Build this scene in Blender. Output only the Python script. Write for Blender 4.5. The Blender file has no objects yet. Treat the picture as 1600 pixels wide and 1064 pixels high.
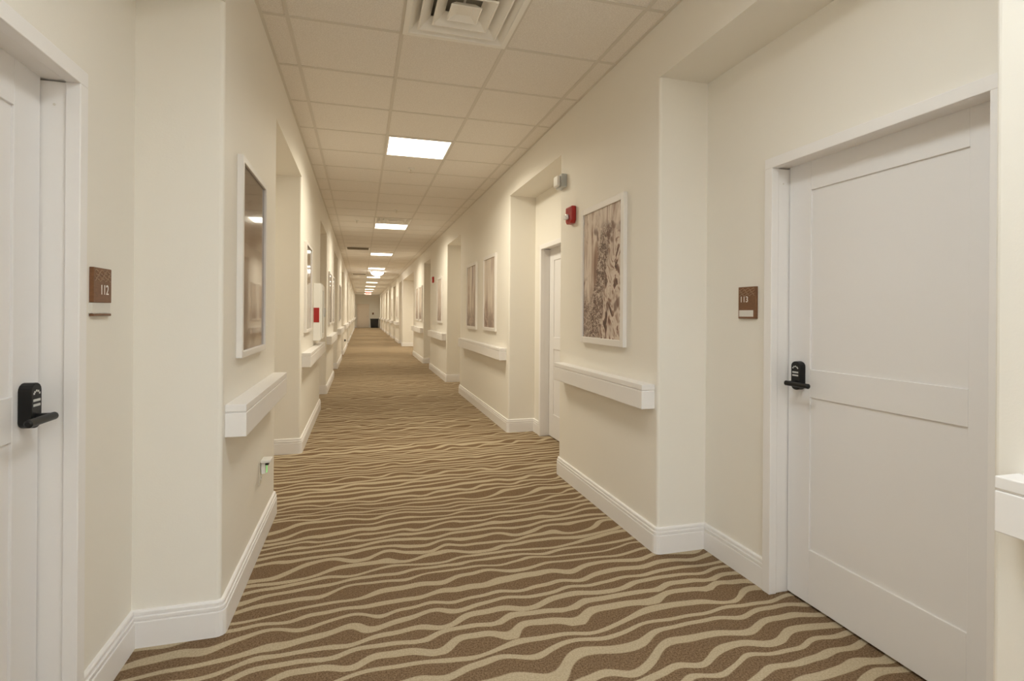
import bpy, bmesh, math, random
from mathutils import Matrix, Vector

C = bpy.context.scene
COL = C.collection
R = random.Random(7)

# ------------------------------------------------------------------ camera, world, exposure
CAM_H = 1.3026
cd = bpy.data.cameras.new('camera')
cam = bpy.data.objects.new('camera', cd)
COL.objects.link(cam)
cd.sensor_fit = 'HORIZONTAL'
cd.sensor_width = 36.0
cd.lens = 834.2 / 1600 * 36.0
cd.shift_y = -(532 - 490.65) / 1600
cd.clip_start = 0.05
cd.clip_end = 200
cam.matrix_world = (Matrix.Translation((0, 0, CAM_H)) @ Matrix.Rotation(-0.275, 4, 'Z')
                    @ Matrix.Rotation(math.pi / 2, 4, 'X') @ Matrix.Rotation(0.0072, 4, 'Z'))
C.camera = cam

world = bpy.data.worlds.new('world')
C.world = world
world.use_nodes = True
world.node_tree.nodes['Background'].inputs[0].default_value = (0, 0, 0, 1)
world.node_tree.nodes['Background'].inputs[1].default_value = 0.0

C.view_settings.view_transform = 'Standard'
C.view_settings.look = 'None'
C.view_settings.gamma = 1.0
C.view_settings.use_curve_mapping = False
C.view_settings.exposure = 2.12
C.cycles.use_denoising = True
C.cycles.max_bounces = 16
C.cycles.diffuse_bounces = 12
C.cycles.sample_clamp_indirect = 8.0

PANEL_GLOW = 1.6               # lit face of the recessed ceiling panels
PANEL_COLOR = (1.0, 0.925, 0.745)
PANEL_WATTS = 7.7              # lamp in each panel
PANEL_SPREAD = math.radians(161)
FILL_COLOR = (0.78, 0.90, 1.0)   # cool tint of the added fill lamps at and behind the viewer

FILL_GLOW = 5.0  # glow of the added bowl behind the viewer

# ------------------------------------------------------------------ the corridor's measures (metres)
XL, XR, ZC = -0.5395, 1.5646, 2.9108
YN, YE = -6.5, 49.3
DEPTH = {1: 0.3026, -1: 0.3130}  # depth of the door recesses, right and left
SOF_R, SOF_L = 2.605, 2.56      # underside of the recess headers
RAD = 0.016                     # rounded plaster corners
XT, TILE, Y0 = 0.2125, 0.6096, 3.119
PIERS_R = [(-6.5, -5.1), (-3.6, -2.3), (-0.65, 0.987), (2.593, 4.105), (5.674, 8.683), (10.12, 12.674), (14.02, 16.862),
           (21.426, 21.95), (23.55, 26.1), (27.9, 30.6), (32.3, 35.0), (36.7, 39.4), (41.1, 43.8), (45.4, 49.3)]
PIERS_L = [(-6.5, -4.0), (-2.4, 0.80), (2.396, 3.763), (5.291, 7.65), (9.05, 11.35), (13.05, 15.8), (17.4, 22.6), (24.2, 29.0),
           (30.6, 35.4), (37.0, 41.8), (43.4, 49.3)]
LOBBY = 6                       # the gap after this right-hand pier is a side lobby, not a door recess
DOORS_R = {2: (1.173, 2.07), 3: (4.503, 5.40)}   # pier index before the recess -> leaf y range
DOORS_L = {1: (1.023, 1.92)}
FR = 0.047                      # face width of the door frames
HEAD = 1.995


# ------------------------------------------------------------------ materials
def mat(name, color, rough=0.5, spec=0.5, metal=0.0, coat=0.0, emis=None, estr=0.0):
    m = bpy.data.materials.new(name)
    m.use_nodes = True
    b = m.node_tree.nodes['Principled BSDF']
    b.inputs['Base Color'].default_value = (*color, 1)
    b.inputs['Roughness'].default_value = rough
    b.inputs['Specular IOR Level'].default_value = spec
    b.inputs['Metallic'].default_value = metal
    b.inputs['Coat Weight'].default_value = coat
    if emis:
        b.inputs['Emission Color'].default_value = (*emis, 1)
        b.inputs['Emission Strength'].default_value = estr
    return m


class NT:
    """small helper for node graphs"""
    def __init__(self, m):
        self.t = m.node_tree
        self.b = self.t.nodes['Principled BSDF']

    def n(self, kind, **kw):
        nd = self.t.nodes.new(kind)
        for k, v in kw.items():
            setattr(nd, k, v)
        return nd

    def link(self, a, b):
        self.t.links.new(a, b)

    def val(self, sock, v):
        if isinstance(v, bpy.types.NodeSocket):
            self.link(v, sock)
        else:
            sock.default_value = v

    def m(self, op, a, b=0.0, c=0.0):
        nd = self.n('ShaderNodeMath', operation=op)
        self.val(nd.inputs[0], a)
        self.val(nd.inputs[1], b)
        self.val(nd.inputs[2], c)
        return nd.outputs[0]

    def coords(self, kind='Object'):
        return self.n('ShaderNodeTexCoord').outputs[kind]

    def pos(self):
        return self.n('ShaderNodeNewGeometry').outputs['Position']

    def scale(self, v, s, off=(0, 0, 0)):
        nd = self.n('ShaderNodeMapping')
        self.link(v, nd.inputs[0])
        nd.inputs['Scale'].default_value = s
        nd.inputs['Location'].default_value = off
        return nd.outputs[0]

    def sep(self, v):
        nd = self.n('ShaderNodeSeparateXYZ')
        self.link(v, nd.inputs[0])
        return nd.outputs

    def noise(self, v, scale=1.0, detail=2.0, rough=0.5, dist=0.0):
        nd = self.n('ShaderNodeTexNoise')
        self.link(v, nd.inputs['Vector'])
        nd.inputs['Scale'].default_value = scale
        nd.inputs['Detail'].default_value = detail
        nd.inputs['Roughness'].default_value = rough
        nd.inputs['Distortion'].default_value = dist
        return nd.outputs[0]

    def voronoi(self, v, scale, feature='F1'):
        nd = self.n('ShaderNodeTexVoronoi', feature=feature)
        self.link(v, nd.inputs['Vector'])
        nd.inputs['Scale'].default_value = scale
        return nd.outputs[0]

    def smooth(self, v, lo, hi):
        nd = self.n('ShaderNodeMapRange', interpolation_type='SMOOTHSTEP')
        self.link(v, nd.inputs['Value'])
        nd.inputs['From Min'].default_value = lo
        nd.inputs['From Max'].default_value = hi
        return nd.outputs[0]

    def mix(self, f, a, b):
        nd = self.n('ShaderNodeMix', data_type='RGBA')
        self.val(nd.inputs[0], f)
        for s, v in ((nd.inputs[6], a), (nd.inputs[7], b)):
            if isinstance(v, bpy.types.NodeSocket):
                self.link(v, s)
            else:
                s.default_value = (*v, 1)
        return nd.outputs[2]

    def ramp(self, f, stops):
        nd = self.n('ShaderNodeValToRGB')
        self.link(f, nd.inputs[0])
        e = nd.color_ramp.elements
        while len(e) < len(stops):
            e.new(0.5)
        for k, (p, c) in enumerate(stops):
            e[k].position = p
            e[k].color = (*c, 1)
        return nd.outputs[0]

    def color(self, s):
        self.link(s, self.b.inputs['Base Color'])

    def bump(self, h, strength, dist=0.001):
        nd = self.n('ShaderNodeBump')
        nd.inputs['Strength'].default_value = strength
        nd.inputs['Distance'].default_value = dist
        self.link(h, nd.inputs['Height'])
        self.link(nd.outputs[0], self.b.inputs['Normal'])


M = {}
# cream orange-peel wall paint
m = M['wall'] = mat('cream_wall_paint', (0.78, 0.72, 0.60), 0.62, 0.3)
g = NT(m)
p = g.pos()
g.color(g.mix(g.noise(p, 1.3, 3), (0.80, 0.768, 0.705), (0.825, 0.793, 0.73)))
g.bump(g.noise(p, 160, 2), 0.25, 0.001)
M['trim'] = mat('white_trim_paint', (0.83, 0.81, 0.80), 0.38, 0.4)
g = NT(M['trim'])
g.bump(g.noise(g.pos(), 60, 2), 0.04, 0.001)
M['door'] = mat('white_door_paint', (0.785, 0.77, 0.77), 0.42, 0.4)
g = NT(M['door'])
g.bump(g.noise(g.scale(g.pos(), (90, 90, 14)), 1, 3), 0.05, 0.001)
M['far_door'] = mat('buff_door_paint', (0.80, 0.70, 0.60), 0.45, 0.4)
# ceiling tile: pale with fine fissures
m = M['tile'] = mat('mineral_ceiling_tile', (0.70, 0.65, 0.58), 0.9, 0.1)
g = NT(m)
p = g.pos()
nz = g.noise(p, 170, 3, 0.6)
g.color(g.mix(g.smooth(nz, 0.42, 0.62), (0.79, 0.75, 0.70), (0.90, 0.865, 0.82)))
g.bump(nz, 0.5, 0.002)
M['tbar'] = mat('ceiling_grid_metal', (0.70, 0.66, 0.60), 0.5, 0.4)
M['panel_frame'] = mat('panel_light_frame', (0.85, 0.83, 0.8), 0.4)
M['diffuser'] = mat('lit_panel_diffuser', (0.9, 0.9, 0.88), 0.5, emis=PANEL_COLOR, estr=PANEL_GLOW)
M['dome'] = mat('lit_glass_bowl', (0.95, 0.95, 0.95), 0.3, emis=(1.0, 0.95, 0.86), estr=3.0)
M['dome_fill'] = mat('lit_fill_bowl', (0.95, 0.95, 0.95), 0.3, emis=FILL_COLOR, estr=FILL_GLOW)
M['vent'] = mat('vent_enamel', (0.92, 0.90, 0.86), 0.4)
M['vent_dark'] = mat('vent_shadow_grey', (0.34, 0.32, 0.28), 0.8)
M['vent_brown'] = mat('vent_return_grille', (0.30, 0.25, 0.18), 0.7)
M['brass'] = mat('sprinkler_metal', (0.7, 0.66, 0.58), 0.35, metal=0.6)
M['black'] = mat('black_satin_metal', (0.006, 0.006, 0.006), 0.38, 0.35)
M['black_dull'] = mat('black_plastic', (0.010, 0.009, 0.008), 0.5)
M['key'] = mat('keypad_silver', (0.62, 0.62, 0.6), 0.3)
M['gap'] = mat('dark_gap', (0.02, 0.018, 0.015), 0.9)
M['white_frame'] = mat('white_picture_frame', (0.80, 0.77, 0.74), 0.45)
M['red'] = mat('red_enamel', (0.36, 0.016, 0.012), 0.35)
M['lens'] = mat('strobe_lens', (0.85, 0.85, 0.83), 0.15)
M['grey_lens'] = mat('grey_lens', (0.50, 0.52, 0.52), 0.3)
M['plastic'] = mat('white_plastic', (0.80, 0.79, 0.76), 0.35)
M['ivory'] = mat('ivory_plastic', (0.74, 0.68, 0.58), 0.4)
M['green'] = mat('green_led', (0.45, 0.75, 0.42), 0.3, emis=(0.2, 0.9, 0.2), estr=0.10)
M['exit_red'] = mat('exit_letters_red', (0.7, 0.04, 0.03), 0.4, emis=(1.0, 0.06, 0.05), estr=0.9)
M['exit_face'] = mat('exit_face_white', (0.85, 0.7, 0.66), 0.4, emis=(1.0, 0.36, 0.30), estr=0.16)
M['number'] = mat('sign_number_white', (0.85, 0.82, 0.78), 0.5)
M['insert'] = mat('sign_name_insert', (0.68, 0.65, 0.60), 0.4)
M['chrome'] = mat('brushed_steel', (0.6, 0.58, 0.55), 0.3, metal=1.0)

m = M['sign'] = mat('brown_sign_panel', (0.17, 0.075, 0.03), 0.45)
g = NT(m)
nz = g.noise(g.scale(g.pos(), (60, 60, 220)), 1, 3)
g.color(g.mix(nz, (0.12, 0.048, 0.018), (0.24, 0.11, 0.045)))
M['sign_relief'] = mat('brown_sign_relief', (0.32, 0.20, 0.12), 0.45)

# carpet: beige ripples over brown cut pile
m = M['carpet'] = mat('rippled_carpet', (0.2, 0.15, 0.1), 0.95, 0.05)
g = NT(m)
p = g.pos()
x, y, z = g.sep(p)


def warp(sx, sy, off, lo, hi):
    return g.m('ADD', lo, g.m('MULTIPLY', g.noise(g.scale(p, (sx, sy, 1), off), 1, 1.0, 0.4), hi - lo))


t = g.m('ADD', g.m('DIVIDE', x, 0.32), warp(0.4, 1.7, (3.1, 7.7, 0), -0.9, 0.9))
t = g.m('MULTIPLY', t, 2 * math.pi)
wave = g.m('ADD', g.m('SINE', t), g.m('MULTIPLY', g.m('SINE', g.m('ADD', g.m('MULTIPLY', t, 2.0), 0.7)), 0.32))
amp = g.m('MAXIMUM', warp(0.7, 4.5, (11.3, 2.9, 0), -0.020, 0.034), 0.003)
yy = g.m('ADD', g.m('SUBTRACT', y, g.m('MULTIPLY', x, 0.095)), g.m('MULTIPLY', wave, amp))
yy = g.m('ADD', yy, warp(0.35, 3.4, (5.5, 1.2, 0), -0.10, 0.10))
yy = g.m('ADD', yy, warp(0.9, 0.9, (8.5, 4.2, 0), -0.08, 0.08))
u = g.m('DIVIDE', yy, 0.080)
idx = g.m('FLOOR', u)


def per_line(k):
    nd = g.n('ShaderNodeTexWhiteNoise', noise_dimensions='1D')
    g.link(g.m('ADD', g.m('MULTIPLY', idx, 1.37), k), nd.inputs['W'])
    return nd.outputs['Value']


ra, rb, rc, rd = per_line(0.3), per_line(17.1), per_line(41.7), per_line(73.9)
tn = g.m('ADD', g.m('DIVIDE', x, g.m('ADD', 0.30, g.m('MULTIPLY', ra, 0.34))), g.m('ADD', rb, warp(1.2, 1.2, (6.6, 3.3, 0), -0.5, 0.5)))
tn = g.m('MULTIPLY', tn, 2 * math.pi)
own = g.m('ADD', g.m('SINE', tn), g.m('MULTIPLY', g.m('SINE', g.m('ADD', g.m('MULTIPLY', tn, 2.0), 0.7)), 0.30))
own = g.m('MULTIPLY', own, g.m('ADD', 0.05, g.m('MULTIPLY', rc, 0.26)))
d = g.m('ABSOLUTE', g.m('SUBTRACT', g.m('SUBTRACT', g.m('FRACT', u), 0.5), own))
half = g.m('ADD', g.m('MULTIPLY', rd, 0.09), warp(0.9, 4.5, (1.5, 9.2, 0), 0.06, 0.28))
line = g.m('SUBTRACT', 1.0, g.smooth(g.m('SUBTRACT', d, half), -0.03, 0.03))
fib = g.smooth(g.noise(p, 150, 3, 0.75), 0.3, 0.7)
blot = g.noise(p, 0.7, 2)
brown = g.mix(fib, (0.102, 0.060, 0.031), (0.295, 0.200, 0.120))
beige = g.mix(fib, (0.405, 0.33, 0.22), (0.565, 0.47, 0.33))
c = g.mix(line, brown, beige)
g.color(g.mix(g.m('MULTIPLY', blot, 0.16), c, (0.19, 0.14, 0.09)))
g.bump(g.noise(p, 300, 2, 0.7), 0.6, 0.004)


def print_mat(name, kind, seed):
    """sepia botanical prints; object coordinates: x across (m), y up (m), centred"""
    m = mat(name, (0.4, 0.3, 0.25), 0.35, 0.5)
    g = NT(m)
    o = g.coords('Object')
    x, y, z = g.sep(o)
    off = (seed * 3.7, seed * 1.9, seed)
    cream, pink, tan, umber, dark = (0.58, 0.49, 0.42), (0.45, 0.33, 0.275), (0.34, 0.215, 0.16), (0.15, 0.072, 0.050), (0.065, 0.030, 0.022)
    if kind == 'buds':
        streak = g.noise(g.scale(o, (8, 1.8, 1), off), 1, 4, 0.6, 0.9)
        base = g.ramp(streak, [(0.30, umber), (0.38, tan), (0.44, (0.52, 0.42, 0.35)), (0.50, (0.70, 0.61, 0.54)), (0.60, cream), (0.68, tan)])
        # a chain of small dark buds climbing from lower left to upper right
        jx = g.m('MULTIPLY', g.m('SUBTRACT', g.noise(g.scale(o, (9, 9, 1), off), 1, 3, 0.6), 0.5), 0.16)
        wob = g.m('MULTIPLY', g.m('SUBTRACT', g.noise(g.scale(o, (1, 3.5, 1), off), 1, 2), 0.5), 0.16)
        d = g.m('ABSOLUTE', g.m('ADD', g.m('SUBTRACT', g.m('SUBTRACT', x, g.m('MULTIPLY', y, 0.26)), wob), jx))
        chain = g.m('SUBTRACT', 1.0, g.smooth(d, 0.06, 0.125))
        low = g.m('MULTIPLY', g.m('SUBTRACT', 1.0, g.smooth(g.m('ADD', y, jx), -0.24, -0.10)), g.m('SUBTRACT', 1.0, g.smooth(g.m('ADD', x, jx), -0.02, 0.08)))
        top = g.m('SUBTRACT', 1.0, g.smooth(y, 0.26, 0.38))
        msk = g.m('MINIMUM', 1.0, g.m('ADD', g.m('MULTIPLY', chain, top), g.m('MULTIPLY', low, 0.85)))
        bumpy = g.noise(g.scale(o, (26, 26, 1), off), 1, 3, 0.65, 1.6)
        swirl = g.noise(g.scale(o, (46, 46, 1), off), 1, 2, 0.6, 2.5)
        bud = g.ramp(bumpy, [(0.44, dark), (0.52, umber), (0.56, cream), (0.62, (0.70, 0.61, 0.54)), (0.70, umber)])
        bud = g.mix(g.smooth(swirl, 0.50, 0.60), bud, g.ramp(swirl, [(0.48, dark), (0.58, umber), (0.64, cream)]))
        c = g.mix(g.m('MULTIPLY', msk, 0.92), base, bud)
        # big pale petals, lower right
        big = g.noise(g.scale(o, (4.2, 3.0, 1), (off[0] + 4, off[1], 0)), 1.6, 3, 0.55, 2.4)
        petal = g.ramp(big, [(0.34, dark), (0.42, umber), (0.46, tan), (0.49, (0.70, 0.61, 0.54)), (0.58, cream), (0.64, tan), (0.69, umber)])
        right = g.m('MULTIPLY', g.smooth(g.m('ADD', g.m('SUBTRACT', x, g.m('MULTIPLY', y, 0.25)), g.m('MULTIPLY', jx, 0.6)), 0.03, 0.11), g.m('SUBTRACT', 1.0, g.smooth(y, 0.16, 0.34)))
        c = g.mix(right, c, petal)
        spot = g.smooth(g.noise(g.scale(o, (7, 6, 1), (off[0] + 2, off[1] + 9, 0)), 1, 2, 0.6), 0.60, 0.68)
        c = g.mix(g.m('MULTIPLY', spot, 0.8), c, umber)
    elif kind == 'stems':
        streak = g.noise(g.scale(o, (11, 1.2, 1), off), 1, 4, 0.6, 0.8)
        c = g.ramp(streak, [(0.32, umber), (0.40, tan), (0.47, cream), (0.58, (0.70, 0.62, 0.53))])
        g2 = g.noise(g.scale(o, (6, 4, 1), off), 1.5, 4, 0.65, 1.2)
        c = g.mix(g.m('MULTIPLY', g.m('SUBTRACT', 1.0, g.smooth(y, -0.38, -0.05)), 0.75), c, g.ramp(g2, [(0.32, dark), (0.47, umber), (0.58, pink), (0.7, cream)]))
    else:
        veil = g.noise(g.scale(o, (4, 1.5, 1), off), 1.2, 4, 0.6, 1.4)
        c = g.ramp(veil, [(0.32, dark), (0.44, umber), (0.54, (0.22, 0.15, 0.11)), (0.66, pink)])
        up = g.smooth(y, 0.0, 0.45)
        c = g.mix(g.m('MULTIPLY', up, 0.9), c, (0.06, 0.045, 0.04))
    g.color(c)
    if kind == 'veil':
        g.b.inputs['Roughness'].default_value = 0.12
        g.b.inputs['Coat Weight'].default_value = 0.75
        g.b.inputs['Specular IOR Level'].default_value = 0.1
        g.b.inputs['Coat Roughness'].default_value = 0.03
    return m


# ------------------------------------------------------------------ mesh helpers
class MB:
    def __init__(self):
        self.v, self.f = [], []

    def face(self, pts):
        i = len(self.v)
        self.v += [tuple(q) for q in pts]
        self.f.append(tuple(range(i, i + len(pts))))

    def box(self, x0, x1, y0, y1, z0, z1):
        x0, x1 = min(x0, x1), max(x0, x1)
        y0, y1 = min(y0, y1), max(y0, y1)
        z0, z1 = min(z0, z1), max(z0, z1)
        i = len(self.v)
        self.v += [(x, y, z) for x in (x0, x1) for y in (y0, y1) for z in (z0, z1)]
        for q in ((0, 1, 3, 2), (4, 6, 7, 5), (0, 4, 5, 1), (2, 3, 7, 6), (0, 2, 6, 4), (1, 5, 7, 3)):
            self.f.append(tuple(i + k for k in q))
        return self

    def lathe(self, prof, n=24, axis='z', at=(0, 0, 0)):
        """profile of (radius, height) turned about an axis"""
        i = len(self.v)
        for r, h in prof:
            for k in range(n):
                a = 2 * math.pi * k / n
                u, w = r * math.cos(a), r * math.sin(a)
                q = {'z': (u, w, h), 'x': (h, u, w), 'y': (w, h, u)}[axis]
                self.v.append(tuple(q[t] + at[t] for t in range(3)))
        for j in range(len(prof) - 1):
            for k in range(n):
                a, b = i + j * n + k, i + j * n + (k + 1) % n
                self.f.append((a, b, b + n, a + n))
        self.f.append(tuple(i + k for k in range(n))[::-1])
        self.f.append(tuple(i + (len(prof) - 1) * n + k for k in range(n)))
        return self

    def prism(self, outline, h0, h1, axis='x'):
        """outline in the plane across the axis, extruded from h0 to h1"""
        n = len(outline)
        i = len(self.v)
        for h in (h0, h1):
            for a, b in outline:
                self.v.append({'x': (h, a, b), 'y': (a, h, b), 'z': (a, b, h)}[axis])
        for k in range(n):
            self.f.append((i + k, i + (k + 1) % n, i + n + (k + 1) % n, i + n + k))
        self.f.append(tuple(i + k for k in range(n))[::-1])
        self.f.append(tuple(i + n + k for k in range(n)))
        return self

    def ring(self, cx, cy, a0, z0, a1, z1):
        """square ring, half size a0 at height z0 to a1 at z1"""
        s = [(-1, -1), (1, -1), (1, 1), (-1, 1)]
        for k in range(4):
            p, q = s[k], s[(k + 1) % 4]
            self.face([(cx + p[0] * a0, cy + p[1] * a0, z0), (cx + q[0] * a0, cy + q[1] * a0, z0),
                       (cx + q[0] * a1, cy + q[1] * a1, z1), (cx + p[0] * a1, cy + p[1] * a1, z1)])
        return self

    def build(self, name, material, parent=None, origin=None, bevel=0.0, smooth=False, recalc=True, seg=2, merge=False):
        o3 = Vector(origin or (0, 0, 0))
        me = bpy.data.meshes.new(name)
        me.from_pydata([tuple(Vector(q) - o3) for q in self.v], [], self.f)
        if recalc:
            bm = bmesh.new()
            bm.from_mesh(me)
            if merge:
                bmesh.ops.remove_doubles(bm, verts=bm.verts, dist=1e-5)
            bmesh.ops.recalc_face_normals(bm, faces=bm.faces)
            bm.to_mesh(me)
            bm.free()
        me.materials.append(material)
        o = bpy.data.objects.new(name, me)
        COL.objects.link(o)
        o.location = o3
        if parent:
            o.parent = parent
            o.location = o3 - Vector(parent.get('_w', (0, 0, 0)))
            if parent.type == 'EMPTY' or parent.type == 'MESH':
                o.location = o3 - wloc(parent)
        if bevel:
            b = o.modifiers.new('bevel', 'BEVEL')
            b.width = bevel
            b.segments = seg
            b.limit_method = 'ANGLE'
            b.angle_limit = math.radians(40)
        if smooth:
            for q in me.polygons:
                q.use_smooth = True
            me.set_sharp_from_angle(angle=math.radians(38))
        return o


def wloc(o):
    v = Vector(o.location)
    while o.parent:
        o = o.parent
        v += Vector(o.location)
    return v


def tag(o, label=None, cat=None, group=None, kind=None):
    for k, v in (('label', label), ('category', cat), ('group', group), ('kind', kind)):
        if v:
            o[k] = v
    return o


def thing(name, label, cat, loc, group=None, kind=None):
    o = bpy.data.objects.new(name, None)
    COL.objects.link(o)
    o.empty_display_size = 0.05
    o.location = loc
    return tag(o, label, cat, group, kind)


def arc(cx, cy, r, a0, a1, n=4):
    return [(cx + r * math.cos(math.radians(a0 + (a1 - a0) * k / n)), cy + r * math.sin(math.radians(a0 + (a1 - a0) * k / n))) for k in range(n + 1)]


def text_mesh(name, s, size, depth, material, parent, mw, align='CENTER'):
    cu = bpy.data.curves.new(name, 'FONT')
    cu.body = s
    cu.size = size
    cu.extrude = depth
    cu.align_x = align
    cu.align_y = 'CENTER'
    tmp = bpy.data.objects.new(name, cu)
    COL.objects.link(tmp)
    bpy.context.view_layer.update()
    me = bpy.data.meshes.new_from_object(tmp.evaluated_get(bpy.context.evaluated_depsgraph_get()))
    bpy.data.objects.remove(tmp)
    bpy.data.curves.remove(cu)
    me.transform(mw)
    me.materials.clear()
    me.materials.append(material)
    o = bpy.data.objects.new(name, me)
    COL.objects.link(o)
    o.parent = parent
    return o


# ------------------------------------------------------------------ floor, ceiling, walls
def struct(mb, name, material, label, cat, **kw):
    return tag(mb.build(name, material, **kw), label, cat, kind='structure')


struct(MB().box(-2.2, 5.2, YN, YE + 0.1, -0.06, 0.0), 'floor', M['carpet'], 'brown corridor carpet with wavy beige ripple lines', 'floor')
VENT_ROWS = (-1, 10, 26, 39)    # supply vents, set into the middle row of tiles
mb = MB()
xa, xb = XT + 0.006, XT + TILE - 0.006
mb.box(XL - 0.4, xa, YN, YE + 0.1, ZC, ZC + 0.012)
mb.box(xb, XR + 0.4, YN, YE + 0.1, ZC, ZC + 0.012)
edges = [YN] + [Y0 + (r + e) * TILE + (0.006 if e == 0 else -0.006) for r in VENT_ROWS for e in (0, 1)] + [YE + 0.1]
for k in range(0, len(edges), 2):
    mb.box(xa, xb, edges[k], edges[k + 1], ZC, ZC + 0.012)
struct(mb, 'ceiling', M['tile'], 'suspended ceiling of pale square mineral tiles', 'ceiling')


def X(side, d):
    """d metres into the wall (negative: out into the corridor)"""
    return XR + d if side > 0 else XL - d


def gap_depth(side, i):
    return 3.2 if side > 0 and i == LOBBY else DEPTH[side]


def plan(side, piers):
    """plan of one wall as a list of (d, y), following the piers and recesses"""
    pts = [(0, piers[0][0])]
    for i, (a, b) in enumerate(piers):
        if i:
            D = gap_depth(side, i - 1)
            pts += [(D, a)]
            pts += [(d, y) for d, y in arc(RAD, a + RAD, RAD, 270, 180)]
        if i < len(piers) - 1:
            D = gap_depth(side, i)
            pts += [(d, y) for d, y in arc(RAD, b - RAD, RAD, 180, 90)]
            pts += [(D, b)]
    pts.append((0, piers[-1][1]))
    return pts


def build_wall(side, piers, doors, sof, name, label):
    pts = plan(side, piers)
    mb = MB()
    for (d0, y0), (d1, y1) in zip(pts, pts[1:]):
        hole = None
        if d0 == d1 == DEPTH[side]:
            for i, (a, b) in doors.items():
                if abs(piers[i][1] - y0) < 0.01:
                    hole = (a - FR + 0.012, b + FR - 0.012)
        seg = [(y0, y1, 0, sof)]
        if hole:
            h = HEAD + FR - 0.012
            seg = [(y0, hole[0], 0, sof), (hole[1], y1, 0, sof), (hole[0], hole[1], h, sof)]
        for ya, yb, za, zb in seg:
            da, db = (d0, d1)
            mb.face([(X(side, da), ya, za), (X(side, db), yb, za), (X(side, db), yb, zb), (X(side, da), ya, zb)])
    yy = [piers[0][0], piers[-1][1]]
    mb.face([(X(side, 0), yy[0], sof), (X(side, 0), yy[1], sof), (X(side, 0), yy[1], ZC), (X(side, 0), yy[0], ZC)])
    for i in range(len(piers) - 1):
        D = gap_depth(side, i)
        b, a = piers[i][1], piers[i + 1][0]
        poly = arc(RAD, b - RAD, RAD, 180, 90) + [(D, b), (D, a)] + arc(RAD, a + RAD, RAD, 270, 180)
        mb.face([(X(side, d), y, sof) for d, y in poly])
    o = struct(mb, name, M['wall'], label, 'wall', recalc=False)
    return o


build_wall(1, PIERS_R, DOORS_R, SOF_R, 'wall_right', 'cream right-hand corridor wall with door recesses')
build_wall(-1, PIERS_L, DOORS_L, SOF_L, 'wall_left', 'cream left-hand corridor wall with door recesses')
struct(MB().box(XL - 0.4, XR + 0.4, YE, YE + 0.15, 0, ZC), 'wall_end', M['wall'], 'cream wall closing the far end of the corridor', 'wall')
struct(MB().box(XL - 0.4, XR + 0.4, YN - 0.15, YN, 0, ZC), 'wall_near', M['wall'], 'cream wall closing the corridor behind the viewer', 'wall')

# baseboards: a moulded profile swept along the plan, broken at the door frames
PROFILE = [(0.0, 0.0), (0.0205, 0.0), (0.0205, 0.098), (0.019, 0.100), (0.0135, 0.1005), (0.0135, 0.1045), (0.0175, 0.105), (0.0185, 0.108), (0.0185, 0.1175),
           (0.0165, 0.1195), (0.0105, 0.120), (0.0105, 0.1245), (0.0135, 0.125), (0.0135, 0.134), (0.0105, 0.139), (0.0, 0.1405)]


def build_baseboard(side, piers, doors, name, label):
    runs, cur = [], []
    pts = plan(side, piers)
    for k, (d, y) in enumerate(pts):
        cur.append((d, y))
        if k + 1 < len(pts) and d == pts[k + 1][0] == DEPTH[side]:
            for i, (a, b) in doors.items():
                if abs(piers[i][1] - y) < 0.01:
                    cur.append((DEPTH[side], a - FR))
                    runs.append(cur)
                    cur = [(DEPTH[side], b + FR)]
    runs.append(cur)
    mb = MB()
    for run in runs:
        rings = []
        for k, (d, y) in enumerate(run):
            ns = []
            for a, b in ((k - 1, k), (k, k + 1)):
                if 0 <= a and b < len(run):
                    td, ty = run[b][0] - run[a][0], run[b][1] - run[a][1]
                    L = math.hypot(td, ty)
                    ns.append((-ty / L, td / L))
            if len(ns) == 1:
                n = ns[0]
            else:
                sx, sy = ns[0][0] + ns[1][0], ns[0][1] + ns[1][1]
                q = 1 + ns[0][0] * ns[1][0] + ns[0][1] * ns[1][1]
                n = (sx / q, sy / q)
            rings.append([(X(side, d + n[0] * t), y + n[1] * t, z) for t, z in PROFILE])
        for A, B in zip(rings, rings[1:]):
            for j in range(len(PROFILE) - 1):
                mb.face([A[j], B[j], B[j + 1], A[j + 1]])
        mb.face(rings[0])
        mb.face(rings[-1])
    struct(mb, name, M['trim'], label, 'baseboard', merge=True)


build_baseboard(1, PIERS_R, DOORS_R, 'baseboard_right', 'white moulded baseboard along the right wall')
build_baseboard(-1, PIERS_L, DOORS_L, 'baseboard_left', 'white moulded baseboard along the left wall')
mb = MB()
mb.box(XL + 0.02, -0.40, YE - 0.02, YE, 0, 0.14)
mb.box(0.72, XR - 0.02, YE - 0.02, YE, 0, 0.14)
struct(mb, 'baseboard_end', M['trim'], 'white baseboard beside the door on the end wall', 'baseboard')

# ceiling grid
mb = MB()
for k in (-1, 0, 1, 2):
    xx = XT + k * TILE
    mb.box(xx - 0.0115, xx + 0.0115, YN, YE, ZC - 0.0035, ZC + 0.002)
for r in range(-15, 76):
    yy = Y0 + r * TILE
    mb.box(XL, XR, yy - 0.0115, yy + 0.0115, ZC - 0.003, ZC + 0.002)
mb.box(XL, XL + 0.018, YN, YE, ZC - 0.004, ZC + 0.002)
mb.box(XR - 0.018, XR, YN, YE, ZC - 0.004, ZC + 0.002)
struct(mb, 'trim_1', M['tbar'], 'thin metal grid holding the ceiling tiles', 'ceiling grid')


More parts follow.
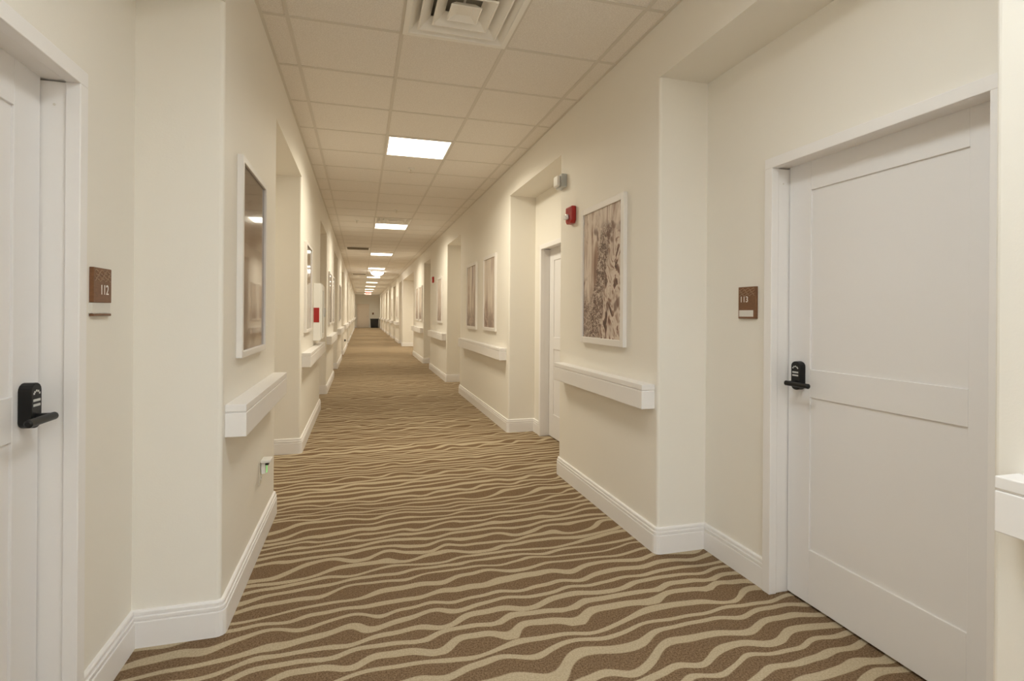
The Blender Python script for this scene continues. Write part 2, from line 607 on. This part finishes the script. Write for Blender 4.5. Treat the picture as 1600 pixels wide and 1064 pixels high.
# ------------------------------------------------------------------ doors
def build_door(side, leaf, name, label, lock_label, near=True):
    a, b = leaf
    DEP = DEPTH[side]
    fx, lx, bx = X(side, DEP - 0.027), X(side, DEP + 0.076), X(side, DEP + 0.12)
    stop = X(side, DEP + 0.013)
    root = thing(name, label, 'door', (lx, (a + b) / 2, 0), kind='structure')
    # leaf: stiles and rails around two recessed flat panels
    mb = MB()
    s = 0.123
    zt, zb = HEAD + 0.008, 0.010
    pz = [(0.252, 0.937), (1.063, 1.871)]
    lo, hi = a - 0.004, b + 0.001
    back = lx + side * 0.042
    mb.box(lx, back, lo, a + s, zb, zt)
    mb.box(lx, back, b - s, hi, zb, zt)
    for z0, z1 in ((zb, pz[0][0]), (pz[0][1], pz[1][0]), (pz[1][1], zt)):
        mb.box(lx, back, a + s, b - s, z0, z1)
    mb.build('leaf', M['door'], root, bevel=0.0012, seg=1)
    for z0, z1 in pz:
        q = MB()
        q.box(lx + side * 0.007, lx + side * 0.03, a + s, b - s, z0, z1)
        q.build('door_panel', M['door'], root)
    # pressed metal frame: face, rabbet and stop, two legs and a head
    mb = MB()
    for end, sgn in ((b, 1), (a, -1)):
        mb.box(fx, stop, end, end + sgn * FR, 0, HEAD)
        mb.box(stop, bx, end + sgn * 0.006, end + sgn * (FR - 0.004), 0, HEAD)
    mb.box(fx, stop, a - FR, b + FR, HEAD, HEAD + FR)
    mb.box(stop, bx, a - FR + 0.004, b + FR - 0.004, HEAD + 0.006, HEAD + FR - 0.004)
    mb.build('door_frame', M['trim'], root, bevel=0.0025)
    q = MB()
    q.box(lx + side * 0.03, bx, a, b, 0.0, 0.012)
    q.build('threshold_gap', M['gap'], root)
    # small dark silencer on the latch jamb
    q = MB()
    q.lathe([(0.004, b + 0.0045), (0.004, b + 0.008)], 10, 'y', (stop + side * 0.030, 0, 1.925))
    q.build('silencer', M['tbar'], root)
    if near:
        # keypad lever lock
        y0, y1 = b - 0.100, b - 0.048
        yc = (y0 + y1) / 2
        z0, z1 = 0.966, 1.096
        out = lx - side * 0.033
        outline = [(yc + 0.026 * math.cos(math.radians(t)), z0 + 0.020 + 0.020 * math.sin(math.radians(t))) for t in range(180, 361, 20)] + [(y1, z1 - 0.022)]
        outline += [(yc + 0.026 * math.cos(math.radians(t)), z1 - 0.022 + 0.022 * math.sin(math.radians(t))) for t in (20, 45, 70, 90, 110, 135, 160)]
        outline += [(y0, z1 - 0.022)]
        q = MB()
        q.prism(outline, min(lx, out), max(lx, out), 'x')
        lk = q.build('door_lock', M['black'], root, bevel=0.003, seg=3)
        tag(lk, 'black keypad lever lock')
        q = MB()
        f = out - side * 0.0008
        for zz in (1.046, 1.032):
            q.box(f, out + side * 0.001, y0 + 0.009, y1 - 0.009, zz - 0.0035, zz + 0.0035)
        for t in (25, 60, 95, 130, 155):
            ty, tz = yc + 0.015 * math.cos(math.radians(t)), 1.060 + 0.013 * math.sin(math.radians(t))
            q.box(f, out + side * 0.001, ty - 0.0028, ty + 0.0028, tz - 0.0028, tz + 0.0028)
        q.build('keypad', M['key'], lk)
        q = MB()
        zc = 0.996
        hx = lx - side * 0.066
        q.lathe([(0.012, min(out, hx)), (0.012, max(out, hx))], 16, 'x', (0, yc, zc))
        n = 10
        prof = [(0.0112, y1 - 0.006 - 0.127 * k / n) for k in range(n + 1)]
        prof = [(0.006, y1 - 0.002)] + prof + [(0.006, y1 - 0.137)]
        q.lathe(prof[::-1], 16, 'y', (hx, 0, zc))
        q.build('lever', M['black'], lk, smooth=True)
    return root


build_door(1, DOORS_R[2], 'door_1', 'white two-panel door beside the 113 sign', 'lock')
build_door(1, DOORS_R[3], 'door_2', 'white door half hidden in the second recess on the right', 'lock', False)
build_door(-1, DOORS_L[1], 'door_3', 'white two-panel door beside the 112 sign', 'lock')

# plain door in the end wall
root = thing('door_4', 'pale door in the far end wall of the corridor', 'door', (0.15, YE, 0), kind='structure')
q = MB()
q.box(-0.30, 0.60, YE - 0.03, YE + 0.01, 0.01, 2.03)
q.build('leaf', M['far_door'], root, bevel=0.003)
q = MB()
for x0 in (-0.37, 0.61):
    q.box(x0, x0 + 0.06, YE - 0.05, YE + 0.01, 0, 2.10)
q.box(-0.37, 0.67, YE - 0.05, YE + 0.01, 2.04, 2.10)
q.build('door_frame', M['far_door'], root)
q = MB()
q.box(0.44, 0.56, YE - 0.09, YE - 0.07, 1.0, 1.03)
q.box(0.53, 0.56, YE - 0.09, YE - 0.03, 1.0, 1.03)
q.build('door_handle', M['chrome'], root)


# ------------------------------------------------------------------ handrails
def handrail(side, y0, y1, label, group='handrails along the corridor walls'):
    root = thing('handrail', label, 'handrail', (X(side, 0), (y0 + y1) / 2, 0.784), group)
    d = -0.082
    q = MB()
    q.box(X(side, 0), X(side, d), y0, y1, 0.784, 0.884)
    q.build('rail_body', M['trim'], root, bevel=0.003)
    q = MB()
    q.box(X(side, 0), X(side, d + 0.003), y0 + 0.003, y1 - 0.003, 0.884, 0.890)
    q.box(X(side, 0), X(side, d), y0, y1, 0.8885, 0.919)
    q.build('rail_cap', M['trim'], root, bevel=0.003)
    return root


handrail(1, -0.55, 0.93, 'white handrail cut off by the right edge of the picture')
handrail(1, 2.625, 4.02, 'white box handrail below the bud print and red fire alarm')
handrail(1, 5.76, 8.40, 'long white handrail below the pair of sepia prints')
handrail(1, 10.20, 12.45, 'white handrail on the right wall below a lone narrow print')
handrail(1, 14.12, 16.70, 'white handrail on the right wall just before the bright side opening')
handrail(-1, 2.44, 3.69, 'white box handrail below the dark glossy print on the left')
handrail(-1, 5.40, 7.45, 'white handrail below the fire extinguisher cabinet')
handrail(-1, 9.12, 11.25, 'white handrail on the left wall past the extinguisher cabinet, second recess on')
handrail(-1, 13.15, 15.70, 'white handrail on the left wall, fourth pier along')
handrail(-1, 17.55, 22.4, 'long white handrail on the left wall opposite the side opening')
for (a, b), w in zip(PIERS_R[8:], ('first', 'second', 'third', 'fourth', 'fifth', 'sixth')):
    handrail(1, a + 0.1, b - 0.1, f'far white handrail on the right wall, {w} beyond the bright side opening')
for (a, b), w in zip(PIERS_L[7:], ('first', 'second', 'third', 'last')):
    handrail(-1, a + 0.1, b - 0.1, f'far white handrail on the left wall, {w} past the opening opposite')


# ------------------------------------------------------------------ framed prints
def picture(side, y0, y1, z0, z1, material, label, border=0.042):
    yc, zc = (y0 + y1) / 2, (z0 + z1) / 2
    xw = X(side, 0)
    root = thing('framed_print', label, 'picture', (xw, yc, zc), 'framed prints along the walls')
    mb = MB()
    t = -0.026
    mb.box(xw, X(side, t), y0, y0 + border, z0, z1)
    mb.box(xw, X(side, t), y1 - border, y1, z0, z1)
    mb.box(xw, X(side, t), y0 + border, y1 - border, z0, z0 + border)
    mb.box(xw, X(side, t), y0 + border, y1 - border, z1 - border, z1)
    mb.build('frame', M['white_frame'], root, bevel=0.002, seg=1)
    w, h = (y1 - y0) / 2 - border, (z1 - z0) / 2 - border
    me = bpy.data.meshes.new('print')
    bm = bmesh.new()
    bmesh.ops.create_cube(bm, size=1.0)
    for v in bm.verts:
        v.co = (v.co.x * 2 * w, v.co.y * 2 * h, v.co.z * 0.014)
    bm.to_mesh(me)
    bm.free()
    me.materials.append(material)
    o = bpy.data.objects.new('print', me)
    COL.objects.link(o)
    o.parent = root
    # local x runs along the wall left-to-right as seen from the corridor, local y up
    if side > 0:
        o.matrix_local = Matrix(((0, 0, -1, -0.009), (-1, 0, 0, 0), (0, 1, 0, 0), (0, 0, 0, 1)))
    else:
        o.matrix_local = Matrix(((0, 0, 1, 0.009), (1, 0, 0, 0), (0, 1, 0, 0), (0, 0, 0, 1)))
    return root


picture(1, 2.957, 3.622, 1.102, 2.058, print_mat('bud_print', 'buds', 1.0), 'sepia print of small dark buds beside the red fire alarm')
picture(1, 6.215, 6.88, 1.09, 2.04, print_mat('stem_print', 'stems', 2.0), 'nearer print of the pair above the long right handrail')
picture(1, 7.33, 8.03, 1.08, 2.035, print_mat('stem_print_two', 'stems', 5.3), 'farther print of the pair above the long right handrail')
picture(1, 10.66, 11.33, 1.11, 2.05, print_mat('stem_print_three', 'stems', 8.1), 'lone sepia print beside the small far fire alarm')
picture(1, 14.30, 14.97, 1.10, 2.05, print_mat('stem_print_four', 'stems', 4.4), 'nearer of two narrow prints before the bright side opening')
picture(1, 15.25, 15.92, 1.10, 2.05, print_mat('stem_print_five', 'stems', 6.2), 'farther of two narrow prints before the bright side opening')
picture(-1, 2.635, 3.262, 1.095, 2.012, print_mat('veil_print', 'veil', 3.0), 'dark glossy print on the left wall above the nearest handrail', 0.03)
picture(-1, 5.56, 6.17, 1.105, 2.0, print_mat('veil_print_two', 'veil', 7.0), 'dark glossy print just before the extinguisher cabinet', 0.03)
picture(-1, 9.50, 10.15, 1.10, 2.0, print_mat('veil_print_three', 'veil', 9.0), 'nearer glossy print on the left pier past the extinguisher cabinet', 0.03)
picture(-1, 10.55, 11.15, 1.10, 2.0, print_mat('veil_print_four', 'veil', 11.0), 'farther glossy print on the left pier past the extinguisher cabinet', 0.03)
picture(-1, 14.1, 14.75, 1.10, 2.0, print_mat('veil_print_five', 'veil', 13.0), 'small far glossy print on the fourth left pier', 0.03)
picture(1, 24.5, 25.15, 1.10, 2.05, print_mat('stem_print_six', 'stems', 10.0), 'tiny far print on the first right pier beyond the side opening')
picture(1, 28.9, 29.55, 1.10, 2.05, print_mat('stem_print_seven', 'stems', 12.0), 'tiny far print on the second right pier beyond the side opening')


# ------------------------------------------------------------------ ceiling lights
def lamp(parent, x, y, z, size, watts, color):
    ld = bpy.data.lights.new('panel_lamp', 'AREA')
    ld.shape = 'SQUARE'
    ld.size = size
    ld.energy = watts
    ld.color = color
    ld.spread = PANEL_SPREAD
    o = bpy.data.objects.new('panel_lamp', ld)
    COL.objects.link(o)
    o.parent = parent
    o.location = Vector((x, y, z)) - wloc(parent)
    return o


def ceiling_light(row, label, col=0, watts=PANEL_WATTS, color=PANEL_COLOR):
    x0, y0 = XT + col * TILE, Y0 + row * TILE
    x1, y1 = x0 + TILE, y0 + TILE
    root = thing('ceiling_light', label, 'ceiling light', ((x0 + x1) / 2, (y0 + y1) / 2, ZC), 'square panel lights in the ceiling')
    q = MB()
    i, f = 0.010, 0.014
    z0, z1 = ZC - 0.008, ZC - 0.0005
    q.box(x0 + i, x1 - i, y0 + i, y0 + i + f, z0, z1)
    q.box(x0 + i, x1 - i, y1 - i - f, y1 - i, z0, z1)
    q.box(x0 + i, x0 + i + f, y0 + i + f, y1 - i - f, z0, z1)
    q.box(x1 - i - f, x1 - i, y0 + i + f, y1 - i - f, z0, z1)
    q.build('light_frame', M['panel_frame'], root)
    q = MB()
    q.box(x0 + i + f, x1 - i - f, y0 + i + f, y1 - i - f, ZC - 0.0055, ZC - 0.001)
    q.build('diffuser', M['diffuser'], root)
    lamp(root, (x0 + x1) / 2, (y0 + y1) / 2, ZC - 0.0095, TILE - 0.06, watts, color)
    return root


ORD = ['nearest', 'second nearest', 'third nearest', 'fourth nearest', 'fifth nearest', 'sixth nearest', 'seventh nearest', 'eighth nearest', 'ninth nearest', 'farthest']
for k, row in enumerate([3, 11, 19, 27, 35, 42, 49, 56, 62, 70]):
    ceiling_light(row, f'glowing square ceiling panel light, {ORD[k]} of those in view', 0, PANEL_WATTS * (1.0 if k == 0 else 0.9))
for row, col, k, w in ((-4, 0, 0.46, 'overhead'), (-9, -1, 0.7, 'behind the viewer, on the left'), (-9, 1, 0.7, 'behind the viewer, on the right'),
                       (-12, 0, 1.0, 'well behind the viewer')):
    ceiling_light(row, f'added square fill panel light {w}, out of view', col, PANEL_WATTS * k, FILL_COLOR)  # unseen panels added to brighten the near end of the corridor

# bowl lights: a flush one by the side opening, an added hanging one behind the viewer as fill
def bowl_light(x, y, drop, glow, label):
    root = thing('bowl_light', label, 'ceiling light', (x, y, ZC))
    zt = ZC - drop
    q = MB()
    q.lathe([(0.245, zt - 0.035), (0.235, zt - 0.075), (0.205, zt - 0.115), (0.15, zt - 0.155), (0.08, zt - 0.178), (0.02, zt - 0.184)], 32, 'z', (x, y, 0))
    q.build('glass_bowl', glow, root, smooth=True)
    q = MB()
    if drop < 0.05:
        q.lathe([(0.24, zt - 0.0345), (0.25, zt - 0.03), (0.24, zt - 0.0005)], 32, 'z', (x, y, 0))
        q.build('ceiling_rim', M['panel_frame'], root, smooth=True)
    else:
        q.lathe([(0.012, zt - 0.034), (0.012, ZC - 0.03), (0.07, ZC - 0.025), (0.07, ZC - 0.0005)], 20, 'z', (x, y, 0))
        q.build('stem', M['panel_frame'], root)
    return root


bowl_light(0.575, 21.15, 0.0, M['dome'], 'bright flush bowl ceiling light beside the side opening')
bowl_light(0.52, -1.9, 0.55, M['dome_fill'], 'added bowl fill light hanging behind the viewer, out of view')
# lights in the side lobby (under its lower ceiling)
for xx, w in ((2.5, 'near the corridor'), (4.0, 'deep inside')):
    root = thing('lobby_light', f'panel light in the side lobby ceiling, {w}', 'ceiling light', (xx, 19.1, SOF_R))
    q = MB()
    q.box(xx - 0.3, xx + 0.3, 18.8, 19.4, SOF_R - 0.012, SOF_R - 0.0005)
    q.build('light_frame', M['panel_frame'], root)
    q = MB()
    q.box(xx - 0.28, xx + 0.28, 18.82, 19.38, SOF_R - 0.016, SOF_R - 0.0125)
    q.build('diffuser', M['diffuser'], root)
    lamp(root, xx, 19.1, SOF_R - 0.018, 0.55, PANEL_WATTS * 0.6, PANEL_COLOR)


# ------------------------------------------------------------------ vents
def supply_vent(row, label, col=0):
    cx, cy = XT + (col + 0.5) * TILE, Y0 + (row + 0.5) * TILE
    h = TILE / 2 - 0.006
    z = ZC
    root = thing('ceiling_vent', label, 'vent', (cx, cy, ZC), 'air vents in the ceiling')
    q = MB()
    q.ring(cx, cy, h, z + 0.001, h, z + 0.13)
    q.face([(cx - h, cy - h, z + 0.13), (cx + h, cy - h, z + 0.13), (cx + h, cy + h, z + 0.13), (cx - h, cy + h, z + 0.13)])
    q.build('backing', M['vent_dark'], root, recalc=False)
    q = MB()
    q.ring(cx, cy, h + 0.003, z - 0.0045, h + 0.003, z - 0.011)
    q.ring(cx, cy, h + 0.003, z - 0.011, h - 0.026, z - 0.011)
    q.ring(cx, cy, h - 0.026, z - 0.011, h - 0.030, z - 0.004)
    q.ring(cx, cy, h - 0.030, z - 0.004, h - 0.085, z + 0.045)
    q.build('outer_frame', M['vent'], root, recalc=False)
    for a in (0.222, 0.152):
        q = MB()
        q.ring(cx, cy, a + 0.002, z - 0.004, a + 0.002, z - 0.012)
        q.ring(cx, cy, a + 0.002, z - 0.012, a - 0.006, z - 0.012)
        q.ring(cx, cy, a - 0.006, z - 0.012, a - 0.062, z + 0.040)
        q.ring(cx, cy, a + 0.002, z - 0.004, a - 0.058, z + 0.046)
        q.build('louvre_ring', M['vent'], root, recalc=False)
    q = MB()
    a = 0.082
    q.ring(cx, cy, a - 0.03, z + 0.02, a, z - 0.012)
    q.ring(cx, cy, a, z - 0.012, a - 0.006, z - 0.014)
    q.ring(cx, cy, a - 0.006, z - 0.014, 0.040, z + 0.006)
    q.face([(cx - 0.040, cy - 0.040, z + 0.006), (cx + 0.040, cy - 0.040, z + 0.006), (cx + 0.040, cy + 0.040, z + 0.006), (cx - 0.040, cy + 0.040, z + 0.006)])
    q.build('centre_cone', M['vent'], root, recalc=False)
    q = MB()
    q.box(cx - 0.005, cx + 0.005, cy - 0.24, cy + 0.24, z + 0.046, z + 0.056)
    q.box(cx - 0.005, cx + 0.005, cy - 0.02, cy + 0.02, z + 0.01, z + 0.05)
    q.build('support_bar', M['vent'], root)
    return root


def return_vent(row, col, label):
    cx, cy = XT + (col + 0.5) * TILE, Y0 + (row + 0.5) * TILE
    h = TILE / 2 - 0.02
    root = thing('return_vent', label, 'vent', (cx, cy, ZC), 'air vents in the ceiling')
    q = MB()
    for s in (-1, 1):
        q.box(cx + s * h, cx + s * (h - 0.03), cy - h, cy + h, ZC - 0.012, ZC - 0.0005)
        q.box(cx - h, cx + h, cy + s * h, cy + s * (h - 0.03), ZC - 0.0115, ZC - 0.0005)
    q.build('grille_frame', M['vent'], root)
    q = MB()
    q.box(cx - h + 0.03, cx + h - 0.03, cy - h + 0.03, cy + h - 0.03, ZC - 0.004, ZC - 0.001)
    for k in range(9):
        yy = cy - h + 0.06 + k * 0.055
        q.box(cx - h + 0.03, cx + h - 0.03, yy, yy + 0.012, ZC - 0.013, ZC - 0.003)
    q.build('grille', M['vent_brown'], root)


supply_vent(-1, 'large white square ceiling vent at the top edge of the picture')
supply_vent(10, 'white ceiling vent just before the second panel light')
supply_vent(26, 'far ceiling vent just before the fourth panel light')
supply_vent(39, 'tiny far ceiling vent just before the sixth panel light')
return_vent(17, -1, 'dark return grille in the ceiling left of the third panel light')
return_vent(32, -1, 'far dark return grille in the ceiling left of the bowl light')


# ------------------------------------------------------------------ sprinklers
def sprinkler(x, y, label):
    root = thing('sprinkler_head', label, 'sprinkler', (x, y, ZC), 'fire sprinklers in the ceiling')
    q = MB()
    q.lathe([(0.035, ZC - 0.0005), (0.034, ZC - 0.006), (0.015, ZC - 0.010)], 20, 'z', (x, y, 0))
    q.build('escutcheon', M['plastic'], root, smooth=True)
    q = MB()
    q.lathe([(0.009, ZC - 0.008), (0.009, ZC - 0.022), (0.004, ZC - 0.026), (0.004, ZC - 0.044), (0.017, ZC - 0.045), (0.017, ZC - 0.048)], 16, 'z', (x, y, 0))
    q.build('deflector', M['brass'], root)


sprinkler(0.52, 6.02, 'small sprinkler head behind the nearest ceiling panel light')
sprinkler(0.52, 8.49, 'sprinkler head just before the second ceiling panel light')
sprinkler(-0.09, 9.65, 'sprinkler head left of the second ceiling panel light')


# ------------------------------------------------------------------ room signs
def room_sign(side, y0, y1, number, label, split):
    xw = X(side, DEPTH[side])
    t = 0.013
    zt = 1.447
    zb = 1.288
    zm = 1.331
    yc = (y0 + y1) / 2
    root = thing('room_sign', label, 'sign', (xw, yc, zb), 'brown room number signs')
    xf = xw - side * t
    q = MB()
    if split:
        q.box(xw, xf, y0, y1, zm, zt)
        q.box(xw, xf, y0, y1, zb - 0.002, zb + 0.006)
    else:
        q.box(xw, xf, y0, y1, zb, zt)
    q.build('sign_plate', M['sign'], root, bevel=0.0015, seg=1)
    q = MB()
    if split:
        q.box(xw, xf + side * 0.002, y0 - 0.001, y1 - 0.004, zb + 0.007, zm - 0.001)
    else:
        q.box(xf + side * 0.004, xf - side * 0.001, y0 + 0.017, y1 - 0.008, zb + 0.010, zb + 0.042)
    q.build('name_insert', M['insert'], root)
    # wavy relief at the top
    q = MB()
    n = 16
    for r_ in range(4):
        for k in range(n):
            def pt(k):
                yy = y0 + 0.008 + (y1 - y0 - 0.016) * k / n
                return yy, zt - 0.012 - 0.0095 * r_ + 0.0045 * math.sin(k * 1.15 + r_ * 1.7) + 0.002 * math.sin(k * 2.7 + r_)
            ya, za = pt(k)
            yb, zb2 = pt(k + 1)
            q.face([(xf - side * 0.0012, ya, za - 0.0014), (xf - side * 0.0012, yb, zb2 - 0.0014), (xf - side * 0.0012, yb, zb2 + 0.0014), (xf - side * 0.0012, ya, za + 0.0014)])
            for dz in (-0.0014, 0.0014):
                q.face([(xf, ya, za + dz), (xf, yb, zb2 + dz), (xf - side * 0.0012, yb, zb2 + dz), (xf - side * 0.0012, ya, za + dz)])
    q.build('relief_waves', M['sign_relief'], root, merge=True)
    ny = yc + 0.012 * side * (1 if side > 0 else -1)
    # text x axis: left to right as seen from the corridor
    if side > 0:
        mw = Matrix(((0, 0, -1, -t), (-1, 0, 0, 0.020), (0, 1, 0, 1.383 - zb), (0, 0, 0, 1)))
    else:
        mw = Matrix(((0, 0, 1, t), (1, 0, 0, 0.012), (0, 1, 0, 1.3725 - zb), (0, 0, 0, 1)))
    sx = Matrix.Diagonal((0.98, 1.0 if side > 0 else 1.12, 1, 1))
    text_mesh('room_number', number, 0.042, 0.001, M['number'], root, mw @ sx)
    return root


room_sign(1, 2.187, 2.313, '113', 'brown room sign reading 113', False)
room_sign(-1, 2.043, 2.172, '112', 'brown room sign reading 112', True)


# ------------------------------------------------------------------ wall fittings
def fire_alarm(side, yc, zc, label):
    xw = X(side, 0)
    root = thing('fire_alarm', label, 'fire alarm', (xw, yc, zc), 'red fire alarms on the right wall')
    w, h = 0.062, 0.066
    out = [(yc - w, zc - h + 0.02), (yc - w + 0.02, zc - h), (yc + w - 0.02, zc - h), (yc + w, zc - h + 0.02), (yc + w, zc + h), (yc - w, zc + h)]
    q = MB()
    q.prism(out, min(xw, X(side, -0.040)), max(xw, X(side, -0.040)), 'x')
    q.build('alarm_body', M['red'], root, bevel=0.008, seg=3)
    q = MB()
    q.box(X(side, -0.038), X(side, -0.066), yc - 0.012, yc + 0.040, zc - 0.034, zc + 0.008)
    q.build('strobe_lens', M['lens'], root, bevel=0.010, seg=3)
    q = MB()
    for k in range(4):
        q.box(X(side, -0.039), X(side, -0.0415), yc - 0.04, yc + 0.04, zc + 0.022 + k * 0.009, zc + 0.026 + k * 0.009)
    q.build('sounder_slots', M['red'], root)


fire_alarm(1, 3.83, 2.064, 'red fire alarm with white strobe beside the bud print')
fire_alarm(1, 12.05, 2.06, 'small far red fire alarm beside a lone print')

root = thing('signal_light', 'small white and grey box high on the wall above the red fire alarm', 'signal light', (XR, 4.03, 2.365))
q = MB()
q.box(XR, X(1, -0.045), 3.965, 4.095, 2.315, 2.42)
q.build('base_box', M['grey_lens'], root, bevel=0.004)
q = MB()
q.box(X(1, -0.0455), X(1, -0.075), 3.985, 4.075, 2.325, 2.41)
q.build('lens_cover', M['plastic'], root, bevel=0.010, seg=3)

# fire extinguisher cabinet
y0, y1, z0, z1, dd = 6.60, 7.02, 0.975, 1.645, 0.085
root = thing('extinguisher_cabinet', 'white fire extinguisher cabinet on the left wall with red label', 'cabinet', (XL, 6.8, z0))
q = MB()
q.box(XL, XL + dd, y0, y1, z0, z1)
q.build('cabinet_box', M['plastic'], root, bevel=0.006)
q = MB()
xx = XL + dd
q.box(xx, xx + 0.012, y0 + 0.02, y0 + 0.07, z0 + 0.02, z1 - 0.02)
q.box(xx, xx + 0.012, y1 - 0.07, y1 - 0.02, z0 + 0.02, z1 - 0.02)
q.box(xx, xx + 0.012, y0 + 0.07, y1 - 0.07, z0 + 0.02, z0 + 0.08)
q.box(xx, xx + 0.012, y0 + 0.07, y1 - 0.07, z1 - 0.08, z1 - 0.02)
q.build('cabinet_door', M['plastic'], root, bevel=0.003)
q = MB()
q.box(xx - 0.002, xx + 0.006, y0 + 0.07, y1 - 0.07, z0 + 0.08, z1 - 0.08)
q.build('window_pane', M['grey_lens'], root)
q = MB()
q.box(XL + 0.006, XL + dd - 0.018, y0 - 0.003, y0 + 0.002, 1.19, 1.36)
q.build('red_label', M['red'], root)
q = MB()
q.box(XL + 0.006, XL + dd - 0.040, y0 - 0.0035, y0 + 0.002, 1.36, 1.42)
q.build('white_label', M['plastic'], root)
q = MB()
q.box(xx + 0.012, xx + 0.028, y1 - 0.055, y1 - 0.035, 1.25, 1.36)
q.build('door_pull', M['chrome'], root)

# outlet with a plug-in night light on the near left pier
yo, zo = 3.26, 0.405
root = thing('wall_outlet', 'wall outlet below the nearest left handrail, holding the green-lit plug', 'outlet', (XL, yo, zo))
q = MB()
q.box(XL, XL + 0.005, yo - 0.038, yo + 0.038, zo - 0.062, zo + 0.062)
q.build('wall_plate', M['ivory'], root, bevel=0.003)
q = MB()
for zz in (-0.028, 0.028):
    q.prism(arc(yo, zo + zz, 0.018, 0, 330, 11), XL + 0.0045, XL + 0.0075, 'x')
q.build('socket_face', M['plastic'], root)
q = MB()
for zz in (-0.028,):
    for yy in (-0.007, 0.007):
        q.box(XL + 0.007, XL + 0.0078, yo + yy - 0.0015, yo + yy + 0.0015, zo + zz - 0.006, zo + zz + 0.006)
q.build('socket_slots', M['gap'], root)
root = thing('plug_in_light', 'small white plug-in device with green light below the left handrail', 'plug-in light', (XL + 0.008, yo, zo + 0.03))
q = MB()
q.box(XL + 0.008, XL + 0.060, yo - 0.042, yo + 0.042, zo + 0.060, zo + 0.077)
q.build('device_top', M['plastic'], root, bevel=0.005)
q = MB()
q.box(XL + 0.008, XL + 0.030, yo - 0.026, yo + 0.012, zo - 0.004, zo + 0.058)
q.build('device_body', M['plastic'], root, bevel=0.004)
q = MB()
q.box(XL + 0.008, XL + 0.034, yo + 0.014, yo + 0.026, zo - 0.008, zo + 0.056)
q.build('green_light', M['green'], root, bevel=0.004)
q = MB()
q.box(XL + 0.0305, XL + 0.047, yo - 0.030, yo + 0.004, zo + 0.046, zo + 0.0595)
q.build('device_port', M['black_dull'], root)

# far outlet with something dark plugged in
root = thing('far_outlet', 'far outlet on the left wall with a dark plug', 'outlet', (XL, 18.4, 0.40))
q = MB()
q.box(XL, XL + 0.006, 18.36, 18.44, 0.34, 0.46)
q.build('wall_plate', M['plastic'], root)
q = MB()
q.box(XL + 0.006, XL + 0.05, 18.375, 18.425, 0.365, 0.43)
q.build('plug', M['black_dull'], root, bevel=0.006)

# ------------------------------------------------------------------ exit sign
ye = 42.0
root = thing('exit_sign', 'lit red EXIT sign hanging from the far ceiling', 'exit sign', (0.50, ye, ZC))
q = MB()
q.box(0.29, 0.71, ye, ye + 0.05, 2.69, 2.875)
q.build('sign_box', M['exit_face'], root, bevel=0.006)
q = MB()
q.lathe([(0.02, 2.87), (0.02, ZC - 0.012), (0.07, ZC - 0.010), (0.07, ZC - 0.0005)], 16, 'z', (0.50, ye + 0.025, 0))
q.build('stem', M['plastic'], root)
mw = Matrix(((1, 0, 0, 0), (0, 0, -1, 0), (0, 1, 0, 2.7825 - ZC), (0, 0, 0, 1)))
text_mesh('exit_letters', 'EXIT', 0.165, 0.003, M['exit_red'], root, mw @ Matrix.Diagonal((0.95, 1, 1, 1)))

# ------------------------------------------------------------------ far end: black bin and small room sign
root = thing('waste_bin', 'big black boxy bin standing by the far end wall', 'bin', (1.10, 48.2, 0))
q = MB()
b0, b1 = 0.34, 0.36
i = len(q.v)
pts = []
for hw, z in ((0.30, 0.03), (0.345, 0.76)):
    pts.append([(1.10 - hw, 48.2 - hw, z), (1.10 + hw, 48.2 - hw, z), (1.10 + hw, 48.2 + hw, z), (1.10 - hw, 48.2 + hw, z)])
for k in range(4):
    q.face([pts[0][k], pts[0][(k + 1) % 4], pts[1][(k + 1) % 4], pts[1][k]])
q.face(pts[0][::-1])
q.face(pts[1])
q.build('bin_body', M['black_dull'], root, bevel=0.02, seg=3)
q = MB()
q.box(0.735, 1.465, 47.835, 48.565, 0.761, 0.81)
q.build('bin_lid', M['black_dull'], root, bevel=0.015, seg=3)
for sx in (-1, 1):
    for sy in (-1, 1):
        q = MB()
        q.lathe([(0.022, 1.10 + sx * 0.24 - 0.015), (0.028, 1.10 + sx * 0.24), (0.022, 1.10 + sx * 0.24 + 0.015)], 16, 'x', (0, 48.2 + sy * 0.22, 0.028))
        q.build('caster', M['black_dull'], root)
q = MB()
q.box(0.93, 1.07, YE - 0.015, YE, 1.16, 1.34)
o = q.build('wall_plaque', M['sign'], bevel=0.002)
tag(o, 'small brown plaque on the end wall above the black bin', 'sign')

# drop helper values that are not part of the scene
for o in COL.objects:
    if '_w' in o:
        del o['_w']
